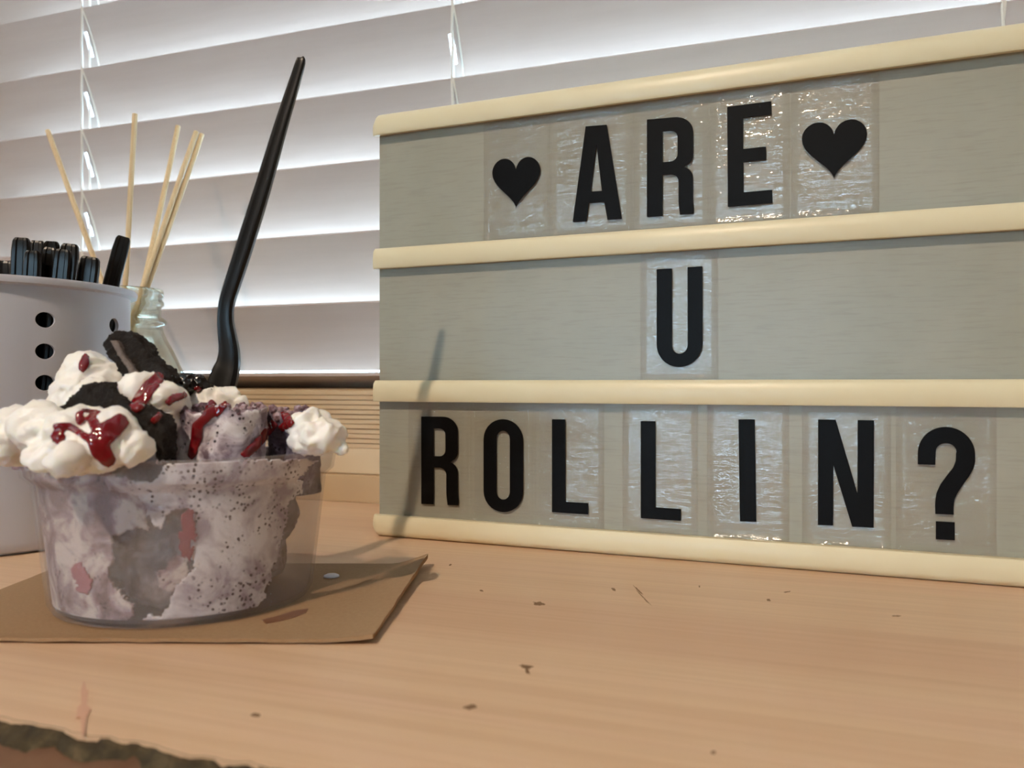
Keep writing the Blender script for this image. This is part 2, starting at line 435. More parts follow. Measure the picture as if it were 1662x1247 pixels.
# ------------------------------------------------------------------ window blind
bl = tag(empty('window_blind', ((OX0 + OX1) / 2, .512, .018)), 'white horizontal slat blind closed in front of the window', 'blind')
BX0, BX1 = OX0 + .006, OX1 - .006
LAD = (-.55, -.2267, .0925, .415)
SW = .0508
def slat_mesh():
    sx = [BX0]
    for L in LAD: sx += [L - .0065, L - .0028]
    sx += [BX1]; sx = sorted(set(sx + [BX0 + (BX1 - BX0) * i / 12 for i in range(1, 12)]))
    ss = [-SW / 2, -SW / 2 + .004, -.0115, -.005, .0015, .008, SW / 2 - .008, SW / 2 - .002, SW / 2]
    bm = bmesh.new()
    g = [[bm.verts.new((x, .0022 * (1 - (2 * s / SW) ** 2) , s)) for s in ss] for x in sx]
    for i in range(len(sx) - 1):
        for j in range(len(ss) - 1):
            cx = (sx[i] + sx[i + 1]) / 2; cs = (ss[j] + ss[j + 1]) / 2
            if any(L - .0065 < cx < L - .0028 for L in LAD) and -.0115 < cs < .008: continue
            bm.faces.new((g[i][j], g[i + 1][j], g[i + 1][j + 1], g[i][j + 1]))
    bmesh.ops.recalc_face_normals(bm, faces=bm.faces)
    bmesh.ops.solidify(bm, geom=bm.faces[:], thickness=.0026)
    bmesh.ops.recalc_face_normals(bm, faces=bm.faces)
    me = bpy.data.meshes.new('slat'); bm.to_mesh(me); bm.free()
    me.materials.append(M_SLAT); return me
SLAT = slat_mesh()
PITCH, TILT, YS = .0487, math.radians(21.5), .5125
tops = [.0877 + PITCH * i for i in range(1, 21)]
def slat(y, z, tilt, me=SLAT):
    o = bpy.data.objects.new('slat', me); COL.objects.link(o); o.parent = bl; o.matrix_parent_inverse = bl.matrix_basis.inverted()
    o.location = (0, y, z); o.rotation_euler = (tilt, 0, 0); return o
for z in tops:
    slat(YS, z - SW / 2 * math.cos(TILT), TILT)
slat(.5120, .0775, math.radians(68))
STK = SLAT.copy(); STK.materials.clear(); STK.materials.append(M_STACK)
zz = .0385
for i in range(12):
    slat(.5135 + random.uniform(-.0008, .0008), zz, math.radians(90), STK); zz += .00325
bx = box('bottom_rail', (BX0, .4885, .0182), (BX1, .5385, .0358), M_STACK, bl, .0015, keep=True)
box('head_rail', (BX0, .490, OZ1 - .045), (BX1, .54, OZ1 - .002), M_FRAME, bl, .002, keep=True)
for L in LAD:
    for dy, nm in ((-.0108, 'ladder_cord'), (.0112, 'ladder_cord')):
        bm = bmesh.new(); tube(bm, [(L + .0004 * math.sin(i * 2.2), YS + dy, .082 + i * .0122) for i in range(82)], .0009, 6)
        from_bm(nm, bm, M_CORD, bl, True, keep=True)
    bm = bmesh.new(); tube(bm, [(L - .0045, YS + .001, .04 + i * .1) for i in range(11)], .0008, 6)
    from_bm('lift_cord', bm, M_CORD, bl, True, keep=True)
    for z in tops:
        c, s = math.cos(TILT), math.sin(TILT)
        bm = bmesh.new()
        tube(bm, [(L + .001, YS - s * q - c * (.0020 - .0022 * (1 - (2 * q / SW) ** 2) + .0006), z - SW / 2 * c + c * q - s * .002) for q in (SW / 2, .012, 0, -.012, -SW / 2)], .0007, 6)
        from_bm('ladder_rung', bm, M_CORD, bl, True, keep=True)

# ------------------------------------------------------------------ light box
YB = math.radians(22.4) - YAW                     # box face turned a little from the wall
P0 = on_table(612, 868)
lb = tag(empty('light_box', P0, (0, 0, -YB)), 'cream plastic cinema light box with three rows of black letters', 'light box')
UB = lb.rotation_euler.to_matrix() @ Vector((1, 0, 0)); NB = lb.rotation_euler.to_matrix() @ Vector((0, -1, 0))
BW, BH, BD = .302, .2195, .045
def uv(px, py, wv=0.0):
    r = ray(px, py); o = P0 + NB * wv
    d = (o - CAM).dot(NB) / r.dot(NB)
    q = CAM + r * d - o
    return q.dot(UB), q.z
# housing with rounded corners
bm = bmesh.new(); add_box(bm, (.0012, .0022, .0012), (BW - .0012, BD, BH - .0012))
es = [e for e in bm.edges if abs((e.verts[0].co - e.verts[1].co).y) > .01]
bmesh.ops.bevel(bm, geom=es, offset=.006, segments=5, affect='EDGES')
o = from_bm('housing', bm, M_BACK, lb); auto_smooth(o)
box('front_panel', (.0015, .0, .004), (BW - .0015, .0021, BH - .004), M_PANEL, lb)
def rail(v0, v1, end):
    bm = bmesh.new()
    prof = [(-.0016, v0), (-.0046, v0), (-.0052, v0 + .0008), (-.0052, v0 + (v1 - v0) * .55), (-.0046, v1 - .0018), (-.0032, v1 - .0003), (-.0016, v1)]
    if end == 'top': prof = [(.012, v0 + .003), (-.0046, v0), (-.0052, v0 + .0008), (-.0050, v1 - .004), (-.0038, v1 - .0013), (-.001, v1), (.012, v1)]
    if end == 'bottom': prof = [(.012, v0), (-.002, v0), (-.0042, v0 + .001), (-.0052, v0 + .003), (-.0050, v1 - .003), (-.0040, v1 - .0004), (-.0016, v1)]
    K = len(prof); ring = []
    us = [0, .0012, .003, BW - .003, BW - .0012, BW]
    for u in us:
        e = min(u, BW - u); vv = []
        for y, v in prof:
            r = max(0, .003 - e)
            dv = 0
            if end == 'top' and v > v0 + .005: dv = -r * .9 * (r / .003)
            if end == 'bottom' and v < v0 + .005: dv = r * .9 * (r / .003)
            dy = r * .35 if y < -.003 else 0
            vv.append(bm.verts.new((u, y + dy, v + dv)))
        ring.append(vv)
    for a, b in zip(ring, ring[1:]):
        for k in range(K): bm.faces.new((a[k], a[(k + 1) % K], b[(k + 1) % K], b[k]))
    bm.faces.new(ring[0]); bm.faces.new(ring[-1])
    o = from_bm('rail', bm, M_CREAM, lb); auto_smooth(o, 50)
RV = [(.0, .0113), (.0699, .0809), (.1388, .1497), (.2080, BH)]
rail(*RV[0], 'bottom'); rail(*RV[1], 'mid'); rail(*RV[2], 'mid'); rail(*RV[3], 'top')

def arc(cx, cy, rx, ry, a0, a1, n=10):
    return [(cx + rx * math.cos(math.radians(a0 + (a1 - a0) * i / n)), cy + ry * math.sin(math.radians(a0 + (a1 - a0) * i / n))) for i in range(n + 1)]
def glyph(ch, asp):
    """unit-square outlines; asp = width/height so strokes are even"""
    s = .31 if ch not in 'I' else 1; h = s * asp
    if ch == 'A': return [[(0, 0), (.285, 0), (.335, .19), (.65, .19), (.715, 0), (1, 0), (.70, 1), (.27, 1)], [(.375, .31), (.60, .31), (.49, .80)]]
    if ch == 'E': return [[(0, 0), (1, 0), (1, h), (.36, h), (.36, .43), (.87, .43), (.87, .43 + h), (.36, .43 + h), (.36, 1 - h), (1, 1 - h), (1, 1), (0, 1)]]
    if ch == 'I': return [[(0, 0), (1, 0), (1, 1), (0, 1)]]
    if ch == 'L': return [[(0, 0), (1, 0), (1, .12), (.37, .12), (.37, 1), (0, 1)]]
    if ch == 'N': return [[(0, 0), (.28, 0), (.28, .57), (.62, 0), (1, 0), (1, 1), (.71, 1), (.71, .32), (.32, 1), (0, 1)]]
    if ch == 'O': return [arc(.5, .22, .5, .22, 180, 360, 14) + arc(.5, .78, .5, .22, 0, 180, 14), arc(.5, .22, .17, .085, 360, 180, 10) + arc(.5, .79, .17, .085, 180, 0, 10)]
    if ch == 'U': return [[(0, 1)] + [(0, .24)] + arc(.5, .235, .5, .235, 180, 360, 18) + [(1, 1), (.68, 1), (.68, .22)] + arc(.51, .22, .17, .085, 0, -180, 12)[1:] + [(.34, 1)]]
    if ch == 'R': return [[(0, 0), (.34, 0), (.34, .42), (.50, .42)] + arc(.50, .34, .18, .08, 90, 0, 5)[1:] + [(.68, .12), (.71, 0), (1.0, 0), (1, .06), (.985, .12), (.985, .34)] + arc(.72, .37, .265, .12, 0, 75, 5) + arc(.72, .60, .27, .11, -65, 0, 5) + arc(.60, .84, .39, .16, 0, 90, 8) + [(0, 1)],
                          [(.34, .55), (.34, .865), (.50, .865)] + arc(.50, .795, .16, .07, 90, 0, 5)[1:] + [(.66, .62)] + arc(.50, .62, .16, .07, 0, -90, 5)[1:]]
    if ch == '?': return [arc(.50, .76, .50, .24, 180, 0, 18) + [(1, .70), (.97, .64), (.90, .57), (.80, .50), (.70, .42), (.645, .36), (.63, .30), (.63, .225), (.31, .225), (.305, .32), (.33, .41), (.40, .49), (.52, .575), (.62, .64), (.665, .70), (.67, .77)] + arc(.50, .78, .18, .075, 0, 180, 10) + [(.31, .66), (0, .66)],
                          [(.32, 0), (.65, 0), (.65, .16), (.32, .16)]]
    if ch == 'heart':
        L = []
        for i in range(48):
            a = 2 * math.pi * i / 48
            x = 16 * math.sin(a) ** 3; y = 13 * math.cos(a) - 5 * math.cos(2 * a) - 2 * math.cos(3 * a) - math.cos(4 * a)
            L.append((x / 32 + .5, (y + 17) / 29))
        return [L]
# char, film px (left, right, at row), letter quad TL TR BR BL in photo pixels, row, label
TILES = [
 ('heart', 786, 892, ((799, 259), (877, 253), (877, 335), (799, 340)), 2, 'clear film tile with the smaller black heart before the word ARE'),
 ('A', 893, 1028, ((929.5, 207), (1009.3, 200.7), (1009.3, 355.6), (929.5, 361)), 2, 'clear film tile with a black letter A'),
 ('R', 1029, 1151, ((1050, 194.3), (1126, 187.7), (1126, 347), (1050, 352.6)), 2, 'clear film tile with a black R between A and E'),
 ('E', 1152, 1282, ((1180.3, 173.7), (1252, 164.3), (1253.7, 329.7), (1181.3, 336)), 2, 'clear film tile with a black letter E'),
 ('heart', 1284, 1427, ((1301.2, 201), (1407.6, 191), (1407.6, 286), (1301.2, 293)), 2, 'clear film tile with the larger black heart after the word ARE'),
 ('U', 1040, 1166, ((1065.8, 437.3), (1140, 432.3), (1140.4, 595), (1065.8, 597)), 1, 'clear film tile with a black letter U alone in the middle row'),
 ('R', 664, 762, ((683.9, 676.2), (743.5, 676.8), (744.3, 820.7), (683.9, 818)), 0, 'clear film tile with a black R starting the bottom row'),
 ('O', 763.5, 867, ((785, 680), (849, 681), (849, 833), (785, 830)), 0, 'clear film tile with a black letter O'),
 ('L', 868, 981, ((896, 680.7), (954.8, 681.5), (954.8, 835.4), (896, 831.5)), 0, 'clear film tile with the first black L, right after the O'),
 ('L', 1011, 1133, ((1040, 683.6), (1105.3, 684.5), (1105.3, 845.8), (1040, 841.2)), 0, 'clear film tile with the second black L, right before the I'),
 ('I', 1148, 1281, ((1198.6, 681), (1225, 680.8), (1227.6, 847.4), (1200.9, 846.5)), 0, 'clear film tile with a black letter I'),
 ('N', 1302, 1446, ((1327.8, 681), (1418.8, 682.4), (1418, 857), (1327.4, 852.3)), 0, 'clear film tile with a black letter N'),
 ('?', 1454, 1617, ((1489.5, 692), (1582.8, 694), (1582.8, 879), (1489.5, 874)), 0, 'clear film tile with a black question mark'),
]
for ch, xl, xr, quad, row, label in TILES:
    ym = (quad[0][1] + quad[2][1]) / 2
    u0 = uv(xl, ym)[0]; u1 = uv(xr, ym)[0]
    v0 = RV[row][1] - .0014; v1 = RV[row + 1][0] + .0014
    T = tag(empty('letter_tile', P0 + UB * u0 + Vector((0, 0, v0)), (0, 0, -YB)), label, 'letter tile', 'letter tiles on the light box')
    # film: slightly bowed sheet
    bm = bmesh.new(); NU, NV = 10, 12; sd = hash((ch, round(u0 * 1e4))) % 97
    sd = int(u0 * 9000) % 97
    layer = []
    for th in (.0003, .00055):
        g = []
        for i in range(NU + 1):
            r_ = []
            for j in range(NV + 1):
                a, b = i / NU, j / NV
                edge = max(0, abs(2 * a - 1) - .6) / .4
                bow = .0003 * (math.sin(math.pi * b)) * (.4 + noise.noise(Vector((a * 2.5, b * 5, sd)))) + .00022 * edge * math.sin(math.pi * b) * (1 + noise.noise(Vector((a * 3, b * 14, sd + 5))))
                r_.append(bm.verts.new((a * (u1 - u0), -(th + max(0, bow)), b * (v1 - v0))))
            g.append(r_)
        layer.append(g)
    for g in layer:
        for i in range(NU):
            for j in range(NV): bm.faces.new((g[i][j], g[i + 1][j], g[i + 1][j + 1], g[i][j + 1]))
    A, B = layer
    rim = [(i, 0) for i in range(NU)] + [(NU, j) for j in range(NV)] + [(i, NV) for i in range(NU, 0, -1)] + [(0, j) for j in range(NV, 0, -1)]
    for (i, j), (k, l) in zip(rim, rim[1:] + rim[:1]): bm.faces.new((A[i][j], A[k][l], B[k][l], B[i][j]))
    from_bm('film', bm, M_FILM, T, True)
    q = [uv(x, y, .0012) for x, y in quad]                 # TL TR BR BL
    asp = (q[1][0] - q[0][0]) / (q[0][1] - q[3][1])
    loops = []
    for lp in glyph(ch, asp):
        L = []
        for a, b in lp:
            bot = [q[3][k] * (1 - a) + q[2][k] * a for k in (0, 1)]; top = [q[0][k] * (1 - a) + q[1][k] * a for k in (0, 1)]
            L.append((bot[0] * (1 - b) + top[0] * b - u0, bot[1] * (1 - b) + top[1] * b - v0))
        loops.append(L)
    prism_uv('symbol' if ch in ('heart', '?') else 'letter', loops, .0011, .0014, M_INK, T)

# ------------------------------------------------------------------ napkin
NC = [Vector((-.126, .2206)), Vector((-.158, .324)), Vector((-.306, .272)), Vector((-.270, .170))]
NH = .0012
bm = bmesh.new(); n = 40; gt, gb = [], []
for i in range(n + 1):
    a_, b_ = [], []
    for j in range(n + 1):
        s, r = i / n, j / n           # s: right->left, r: front->back
        p = (NC[0] * (1 - s) + NC[3] * s) * (1 - r) + (NC[1] * (1 - s) + NC[2] * s) * r
        p = p + Vector((noise.noise(Vector((s * 9, r * 9, 1))), noise.noise(Vector((s * 9, r * 9, 5))))) * .0006
        lift = .0045 * max(0, 1 - s / .10) ** 1.6 * (.35 + .65 * r) + .0012 * max(0, 1 - r / .05) ** 2 * (.5 + .5 * noise.noise(Vector((s * 14, 0, 2))))
        a_.append(bm.verts.new((p.x, p.y, NH + lift))); b_.append(bm.verts.new((p.x, p.y, .0002 + lift * .8)))
    gt.append(a_); gb.append(b_)
for i in range(n):
    for j in range(n):
        bm.faces.new((gt[i][j], gt[i + 1][j], gt[i + 1][j + 1], gt[i][j + 1])); bm.faces.new((gb[i][j], gb[i][j + 1], gb[i + 1][j + 1], gb[i + 1][j]))
rim = [(i, 0) for i in range(n)] + [(n, j) for j in range(n)] + [(i, n) for i in range(n, 0, -1)] + [(0, j) for j in range(n, 0, -1)]
for (i, j), (k, l) in zip(rim, rim[1:] + rim[:1]): bm.faces.new((gt[i][j], gt[k][l], gb[k][l], gb[i][j]))
o = from_bm('paper_napkin', bm, M_KRAFT); auto_smooth(o, 50)
tag(o, 'brown kraft paper napkin lying under the ice cream cup', 'napkin')
bm = bmesh.new(); c0 = on_table(538, 937, NH)
lathe(bm, [(0, 0), (.0032, 0), (.0030, .0007), (.0018, .0012), (0, .0014)], 20, c0 + Vector((0, 0, .0001)))
tag(from_bm('milk_drop', bm, plain('melted_milk', srgb(206, 204, 212), .3, .05, 200), smooth=True), 'small pale drop of melted ice cream on the napkin', 'drop')
bm = bmesh.new(); vs_ = [bm.verts.new(on_table(x, y, NH + .0002)) for x, y in ((425, 1006), (450, 1000), (478, 991), (500, 988), (497, 994), (480, 1001), (455, 1008), (432, 1012))]
f = bm.faces.new(vs_); r_ = bmesh.ops.extrude_face_region(bm, geom=[f])
for v in r_['geom']:
    if isinstance(v, bmesh.types.BMVert): v.co.z -= .00015
tag(from_bm('syrup_stain', bm, plain('wet_brown_stain', srgb(118, 80, 56), .4, .2, 300)), 'brown wet syrup stain on the napkin beside the cup', 'stain')

# ------------------------------------------------------------------ the cup
CC = at(0, 0, 0); CC = CAM + RIGHT * -.1196 + FWD * .3046
CX, CY = CC.x, CC.y
CB = NH + .0002
RB, RR, CH = .0452, .0552, .0543
cup = tag(empty('ice_cream_cup', (CX, CY, CB)), 'frosted clear plastic cup filled with ice cream rolls', 'cup')
T_ = .0009
outer = [(0, 0.0014), (RB - .009, .0012), (RB - .005, 0), (RB - .0015, .0004), (RB, .003), (RR - .0052, CH - .0105), (RR - .0035, CH - .0090), (RR - .0022, CH - .0078), (RR - .0012, CH - .0018), (RR, CH - .0012), (RR + .0002, CH - .0003), (RR - .0004, CH)]
inner = [(RR - .0022, CH - .0002), (RR - .0024, CH - .002), (RR - .0034, CH - .0078), (RR - .0050, CH - .0092), (RR - .0063, CH - .0106), (RB - .0011, .0036), (RB - .0022, .0018), (0, .0023)]
bm = bmesh.new(); lathe(bm, outer + inner, 96)
o = from_bm('cup_wall', bm, M_CUP, cup); auto_smooth(o, 40)
def wall_r(z):           # inside radius of the wall at height z above the cup base
    z1 = CH - .0106
    if z < z1: return RB - .0011 + (RR - .0063 - RB + .0011) * max(0, z - .0036) / (z1 - .0036)
    if z < CH - .0078: return RR - .0063 + .0029 * (z - z1) / .0028
    return RR - .0034 + .001 * (z - CH + .0078) / .0078

def inside(p, poly):
    x, y = p; c = False; j = len(poly) - 1
    for i in range(len(poly)):
        xi, yi = poly[i]; xj, yj = poly[j]
        if (yi > y) != (yj > y) and x < (xj - xi) * (y - yi) / (yj - yi) + xi: c = not c
        j = i
    return c
Z2 = lambda L: [(x / 2.308, 720 + y / 2.308) for x, y in L]
SM_WHITE = [Z2([(640, 70), (1190, 60), (1120, 140), (1130, 185), (1085, 215), (1075, 290), (1060, 330), (1040, 430), (1000, 540), (975, 630), (1010, 660), (760, 725), (480, 735), (170, 690), (400, 690), (560, 655), (610, 640), (640, 580), (668, 540), (720, 480), (730, 440), (690, 410), (700, 350), (730, 300), (690, 270), (720, 240), (640, 240), (600, 330), (570, 310), (530, 200), (400, 170), (400, 120), (560, 150)])]
SM_BEIGE = [Z2([(30, 100), (420, 90), (430, 160), (540, 190), (560, 330), (480, 330), (410, 345), (420, 420), (400, 500), (440, 560), (500, 600), (500, 650), (420, 690), (300, 720), (190, 700), (150, 640), (110, 420), (60, 240)]), Z2([(660, 420), (700, 430), (720, 480), (660, 545), (600, 540), (590, 480)])]
def liner(name, polys, off, thick, mat, seed, label):
    NA, NZ = 420, 110
    ok = {}
    bm = bmesh.new()
    base = math.atan2(-CY, -CX)
    pt = lambda i, j, o_: None
    verts = {}
    def P(i, j, o_):
        z = .0030 + (CH - .0042) * j / NZ; a = base + math.pi * (i / NA - .5) * 1.12
        th = thick * (.55 + .9 * abs(noise.noise(Vector((a * 9, z * 300, seed))))) if o_ else 0
        r = wall_r(z) - off - th
        return Vector((CX + r * math.cos(a), CY + r * math.sin(a), CB + z))
    for i in range(NA):
        for j in range(NZ):
            p = P(i + .5, j + .5, 0)
            x, y = project(p)
            jx = 9 * noise.noise(Vector((x * .06, y * .06, seed))) + 4 * noise.noise(Vector((x * .2, y * .2, seed + 2)))
            jy = 9 * noise.noise(Vector((x * .06, y * .06, seed + 7))) + 4 * noise.noise(Vector((x * .2, y * .2, seed + 9)))
            if any(inside((x + jx, y + jy), pl) for pl in polys): ok[(i, j)] = 1
    def V(i, j, o_):
        k = (i, j, o_)
        if k not in verts: verts[k] = bm.verts.new(P(i, j, o_))
        return verts[k]
    for (i, j) in ok:
        bm.faces.new((V(i, j, 0), V(i + 1, j, 0), V(i + 1, j + 1, 0), V(i, j + 1, 0)))
        bm.faces.new((V(i, j, 1), V(i, j + 1, 1), V(i + 1, j + 1, 1), V(i + 1, j, 1)))
        for di, dj, a, b in ((0, -1, (i, j), (i + 1, j)), (1, 0, (i + 1, j), (i + 1, j + 1)), (0, 1, (i + 1, j + 1), (i, j + 1)), (-1, 0, (i, j + 1), (i, j))):
            if (i + di, j + dj) not in ok: bm.faces.new((V(*a, 0), V(*b, 0), V(*b, 1), V(*a, 1)))
    o = from_bm(name, bm, mat, None, True)
    return tag(o, label, 'ice cream')
liner('ice_cream_smear', SM_WHITE, .0007, .0016, M_LINER, 3, 'white speckled ice cream smeared on the cup wall below the big roll')
liner('ice_cream_smear', SM_BEIGE, .0008, .0012, M_LINER2, 11, 'beige mauve ice cream smeared on the cup wall below the left cream dollop')
liner('strawberry_streak', [Z2([(690, 260), (725, 250), (735, 320), (715, 440), (680, 430), (665, 380), (675, 310)])], .0001, .0004, M_BERRY, 21, 'dark red berry streak against the middle of the cup wall')
liner('strawberry_piece', [Z2([(265, 470), (300, 455), (345, 520), (330, 560), (290, 540)])], .0001, .0004, plain('pink_berry', srgb(176, 104, 112), .5, .15, 200), 31, 'faded pink strawberry piece behind the cup wall')
# the bulk of ice cream inside, standing back from the wall
bm = bmesh.new(); lathe(bm, [(0, .004), (.024, .004), (.033, .008), (.036, .02), (.037, .032), (.037, .045), (.032, .050), (0, .053)], 90, (CX, CY, CB))
bmesh.ops.subdivide_edges(bm, edges=bm.edges[:], cuts=2, use_grid_fill=True)
me = remesh(bm, .0012, 2); displace(me, [(.006, 60, 'n'), (.002, 250, 't')], 4)
for v in me.vertices:
    q = Vector((v.co.x - CX, v.co.y - CY)); lim = wall_r(v.co.z - CB) - .003
    if q.length > lim: q *= lim / q.length; v.co.x, v.co.y = CX + q.x, CY + q.y
    v.co.z = max(v.co.z, CB + .0032)
tag(link('ice_cream_mass', me, M_ICE_MASS, None, True), 'mauve ice cream filling the inside of the plastic cup', 'ice cream')

# ------------------------------------------------------------------ toppings
TREE = []
def register(o):
    me = o.data; TREE.append(BVHTree.FromPolygons([o.matrix_basis @ v.co for v in me.vertices], [tuple(p.vertices) for p in me.polygons]))
    return o
def clump(name, balls, voxel, sm, layers, mat, seed, parent=None):
    """balls: (px, py, radius in px, depth[, squash])"""
    bm = bmesh.new()
    for b in balls:
        px, py, rp, d = b[:4]
        c = at(px, py, d); r = rp * d / F
        bmesh.ops.create_icosphere(bm, subdivisions=3, radius=r, matrix=Matrix.Translation(c) @ Matrix.Diagonal((1, 1, b[4] if len(b) > 4 else 1, 1)))
    me = remesh(bm, voxel, sm); displace(me, layers, seed)
    return register(link(name, me, mat, parent, True))
WL = [(.0030, 85, 'n'), (.0014, 170, 'r'), (.0007, 420, 'r'), (.0002, 900, 'n')]
tag(clump('whipped_cream', [(28, 710, 40, .262), (70, 700, 42, .255), (120, 712, 46, .250), (175, 715, 45, .250), (215, 728, 26, .250), (60, 740, 24, .246), (105, 745, 26, .240), (103, 762, 13, .238), (16, 735, 22, .258), (150, 706, 34, .258), (212, 712, 24, .258)],
          .0009, 9, WL, M_WHIP, 1), 'large whipped cream dollop with red syrup hanging over the cup rim', 'whipped cream')
tag(clump('whipped_cream', [(140, 612, 36, .290), (120, 640, 34, .285), (170, 630, 36, .290), (160, 655, 38, .285), (108, 660, 26, .285), (195, 652, 26, .285)], .0009, 9, WL, M_WHIP, 2),
    'tall whipped cream peak with one red drop, behind the cookie chunks', 'whipped cream')
tag(clump('whipped_cream', [(232, 636, 30, .274), (255, 652, 30, .272), (278, 662, 24, .275), (225, 648, 22, .274), (262, 680, 24, .272)], .0008, 8, WL, M_WHIP, 3),
    'whipped cream dollop with a wide red stripe between cookie and roll', 'whipped cream')
tag(clump('whipped_cream', [(500, 694, 24, .285), (518, 708, 27, .282), (540, 714, 17, .284), (496, 716, 20, .284), (486, 682, 12, .286), (552, 724, 9, .284), (516, 688, 14, .288)], .0008, 2, [(.0022, 140, 'n'), (.0020, 190, 'r'), (.0006, 500, 'r')], M_WHIP, 4),
    'pure white whipped cream dollop on the rim beside the dark roll', 'whipped cream')
tag(clump('whipped_cream', [(340, 652, 22, .300), (365, 655, 22, .300), (388, 664, 18, .300), (350, 668, 24, .298)], .0008, 2, WL, M_WHIP, 5),
    'small whipped cream patch at the foot of the black spoon', 'whipped cream')
def chunk(name, outline, depth, thick, mat, seed, layers, parent=None, voxel=.0007, lean=0.0, reg=True):
    bm = bmesh.new(); ys = [p[1] for p in outline]; y1 = max(ys)
    fr = [bm.verts.new(at(x, y, depth + lean * (y1 - y) / F)) for x, y in outline]
    f = bm.faces.new(fr)
    r = bmesh.ops.extrude_face_region(bm, geom=[f])
    for v in r['geom']:
        if isinstance(v, bmesh.types.BMVert): v.co += FWD * thick
    me = remesh(bm, voxel, 2); displace(me, layers, seed)
    o = link(name, me, mat, parent, True, keep=True)
    return register(o) if reg else o
CL = [(.0010, 260, 'n'), (.0009, 700, 't'), (.0006, 1500, 'n')]
c1 = tag(chunk('cookie_chunk', [(165, 560), (176, 545), (192, 536), (212, 541), (228, 560), (245, 582), (268, 605), (274, 618), (236, 632), (204, 624), (186, 596)], .276, .011, M_COOKIE, 1, CL, lean=.08),
         'dark cookie chunk with a pale filling stripe sticking up highest', 'cookie')
chunk('cream_filling', [(176, 552), (190, 553), (200, 577), (212, 591), (221, 605), (214, 617), (204, 598), (190, 576)], .2745, .006, M_FILLING, 2, [(.0006, 700, 't')], c1, .0006, lean=.08, reg=False)
tag(chunk('cookie_chunk', [(82, 674), (92, 660), (112, 648), (134, 626), (164, 619), (180, 632), (206, 654), (210, 676), (180, 678), (140, 672), (104, 682)], .262, .012, M_COOKIE, 3, CL, lean=.05),
    'dark crumbly cookie chunk lying on the large cream dollop', 'cookie')
tag(chunk('cookie_chunk', [(204, 656), (226, 660), (252, 676), (264, 694), (263, 742), (256, 752), (240, 722), (214, 688)], .2555, .012, M_COOKIE, 4, CL),
    'long dark cookie chunk pressed against the side of the big roll', 'cookie')
tag(clump('fudge_lump', [(284, 622, 11, .296), (302, 618, 14, .298), (322, 622, 14, .298), (336, 630, 10, .298), (300, 632, 13, .296), (272, 612, 6, .297), (258, 604, 5, .292)], .0006, 1, [(.0008, 500, 'n'), (.0006, 1200, 'n')], M_GANACHE, 6),
    'glossy black fudge lump beside the black spoon', 'fudge')

def roll(px, ybot, ytop, rpx, depth, turns, start, mat_side, mat_edge, label, seed, tilt=(0, 0)):
    c = at(px, ytop, depth); top = c.z; bot = at(px, ybot, depth).z
    root = tag(empty('ice_cream_roll', (c.x, c.y, bot)), label, 'ice cream roll')
    R = rpx * depth / F; H = top - bot; th = .0034
    NA = int(turns * 56); NV = 26
    def pos(k, j, side):
        a = start + 2 * math.pi * turns * k / NA; f = k / NA
        z = j / NV
        r = R - (R - .004) * (1 - f) * .92
        r += .0014 * noise.noise(Vector((math.cos(a) * 1.5, math.sin(a) * 1.5, seed + f * 3)))
        flare = .0022 * max(0, z - .75) / .25 * (.4 + noise.noise(Vector((a * 2.2, seed, 1))))
        r += flare + (0 if side else -th * (.75 + .3 * noise.noise(Vector((a * 3, z * 4, seed)))))
        r += .0011 * noise.noise(Vector((a * 5, z * 9, seed + 5))) + .0006 * noise.noise(Vector((a * 16, z * 28, seed)))
        zz = H * z + (.0035 * noise.noise(Vector((a * 2.0, seed, 4))) + .0018 * noise.noise(Vector((a * 7, seed, 8))) + .0008 * noise.noise(Vector((a * 21, seed, side)))) * z
        return Vector((r * math.cos(a) + tilt[0] * zz, r * math.sin(a) + tilt[1] * zz, zz))
    bm = bmesh.new()
    g = [[[bm.verts.new(pos(k, j, s)) for j in range(NV + 1)] for k in range(NA + 1)] for s in (0, 1)]
    for k in range(NA):
        for j in range(NV):
            for s in (0, 1): bm.faces.new((g[s][k][j], g[s][k + 1][j], g[s][k + 1][j + 1], g[s][k][j + 1]))
        bm.faces.new((g[0][k][0], g[0][k + 1][0], g[1][k + 1][0], g[1][k][0]))
        f = bm.faces.new((g[0][k][NV], g[0][k + 1][NV], g[1][k + 1][NV], g[1][k][NV])); f.material_index = 1
    for k in (0, NA):
        for j in range(NV): bm.faces.new((g[0][k][j], g[0][k][j + 1], g[1][k][j + 1], g[1][k][j]))
    o = from_bm('sheet', bm, mat_side, root, True); o.data.materials.append(mat_edge)
    me = o.data.copy(); me.transform(Matrix.Translation(root.location))
    TREE.append(BVHTree.FromPolygons([v.co for v in me.vertices], [tuple(p.vertices) for p in me.polygons])); bpy.data.meshes.remove(me)
    # ragged crumbs along the rolled edge
    bm = bmesh.new()
    for k in range(0, NA + 1, 3):
        if random.random() < .75:
            p = (pos(k, NV, 0) + pos(k, NV, 1)) / 2
            bmesh.ops.create_icosphere(bm, subdivisions=1, radius=random.uniform(.0009, .0021), matrix=Matrix.Translation(p + Vector((random.uniform(-.001, .001), random.uniform(-.001, .001), random.uniform(-.0006, .0006)))))
    me = remesh(bm, .0005, 1); displace(me, [(.0006, 900, 'n')], seed)
    tag(link('ragged_edge', me, mat_edge, root, True), kind='stuff')
roll(352, 835, 664, 92, .287, 2.3, 2.4, M_ICE, M_ICE_RIM, 'big speckled ice cream roll with red syrup runs', 5)
roll(474, 800, 672, 44, .306, 2.0, 1.0, M_ICE_DARK, M_ICE_RIM, 'small dark purple ice cream roll beside the white dollop', 9)
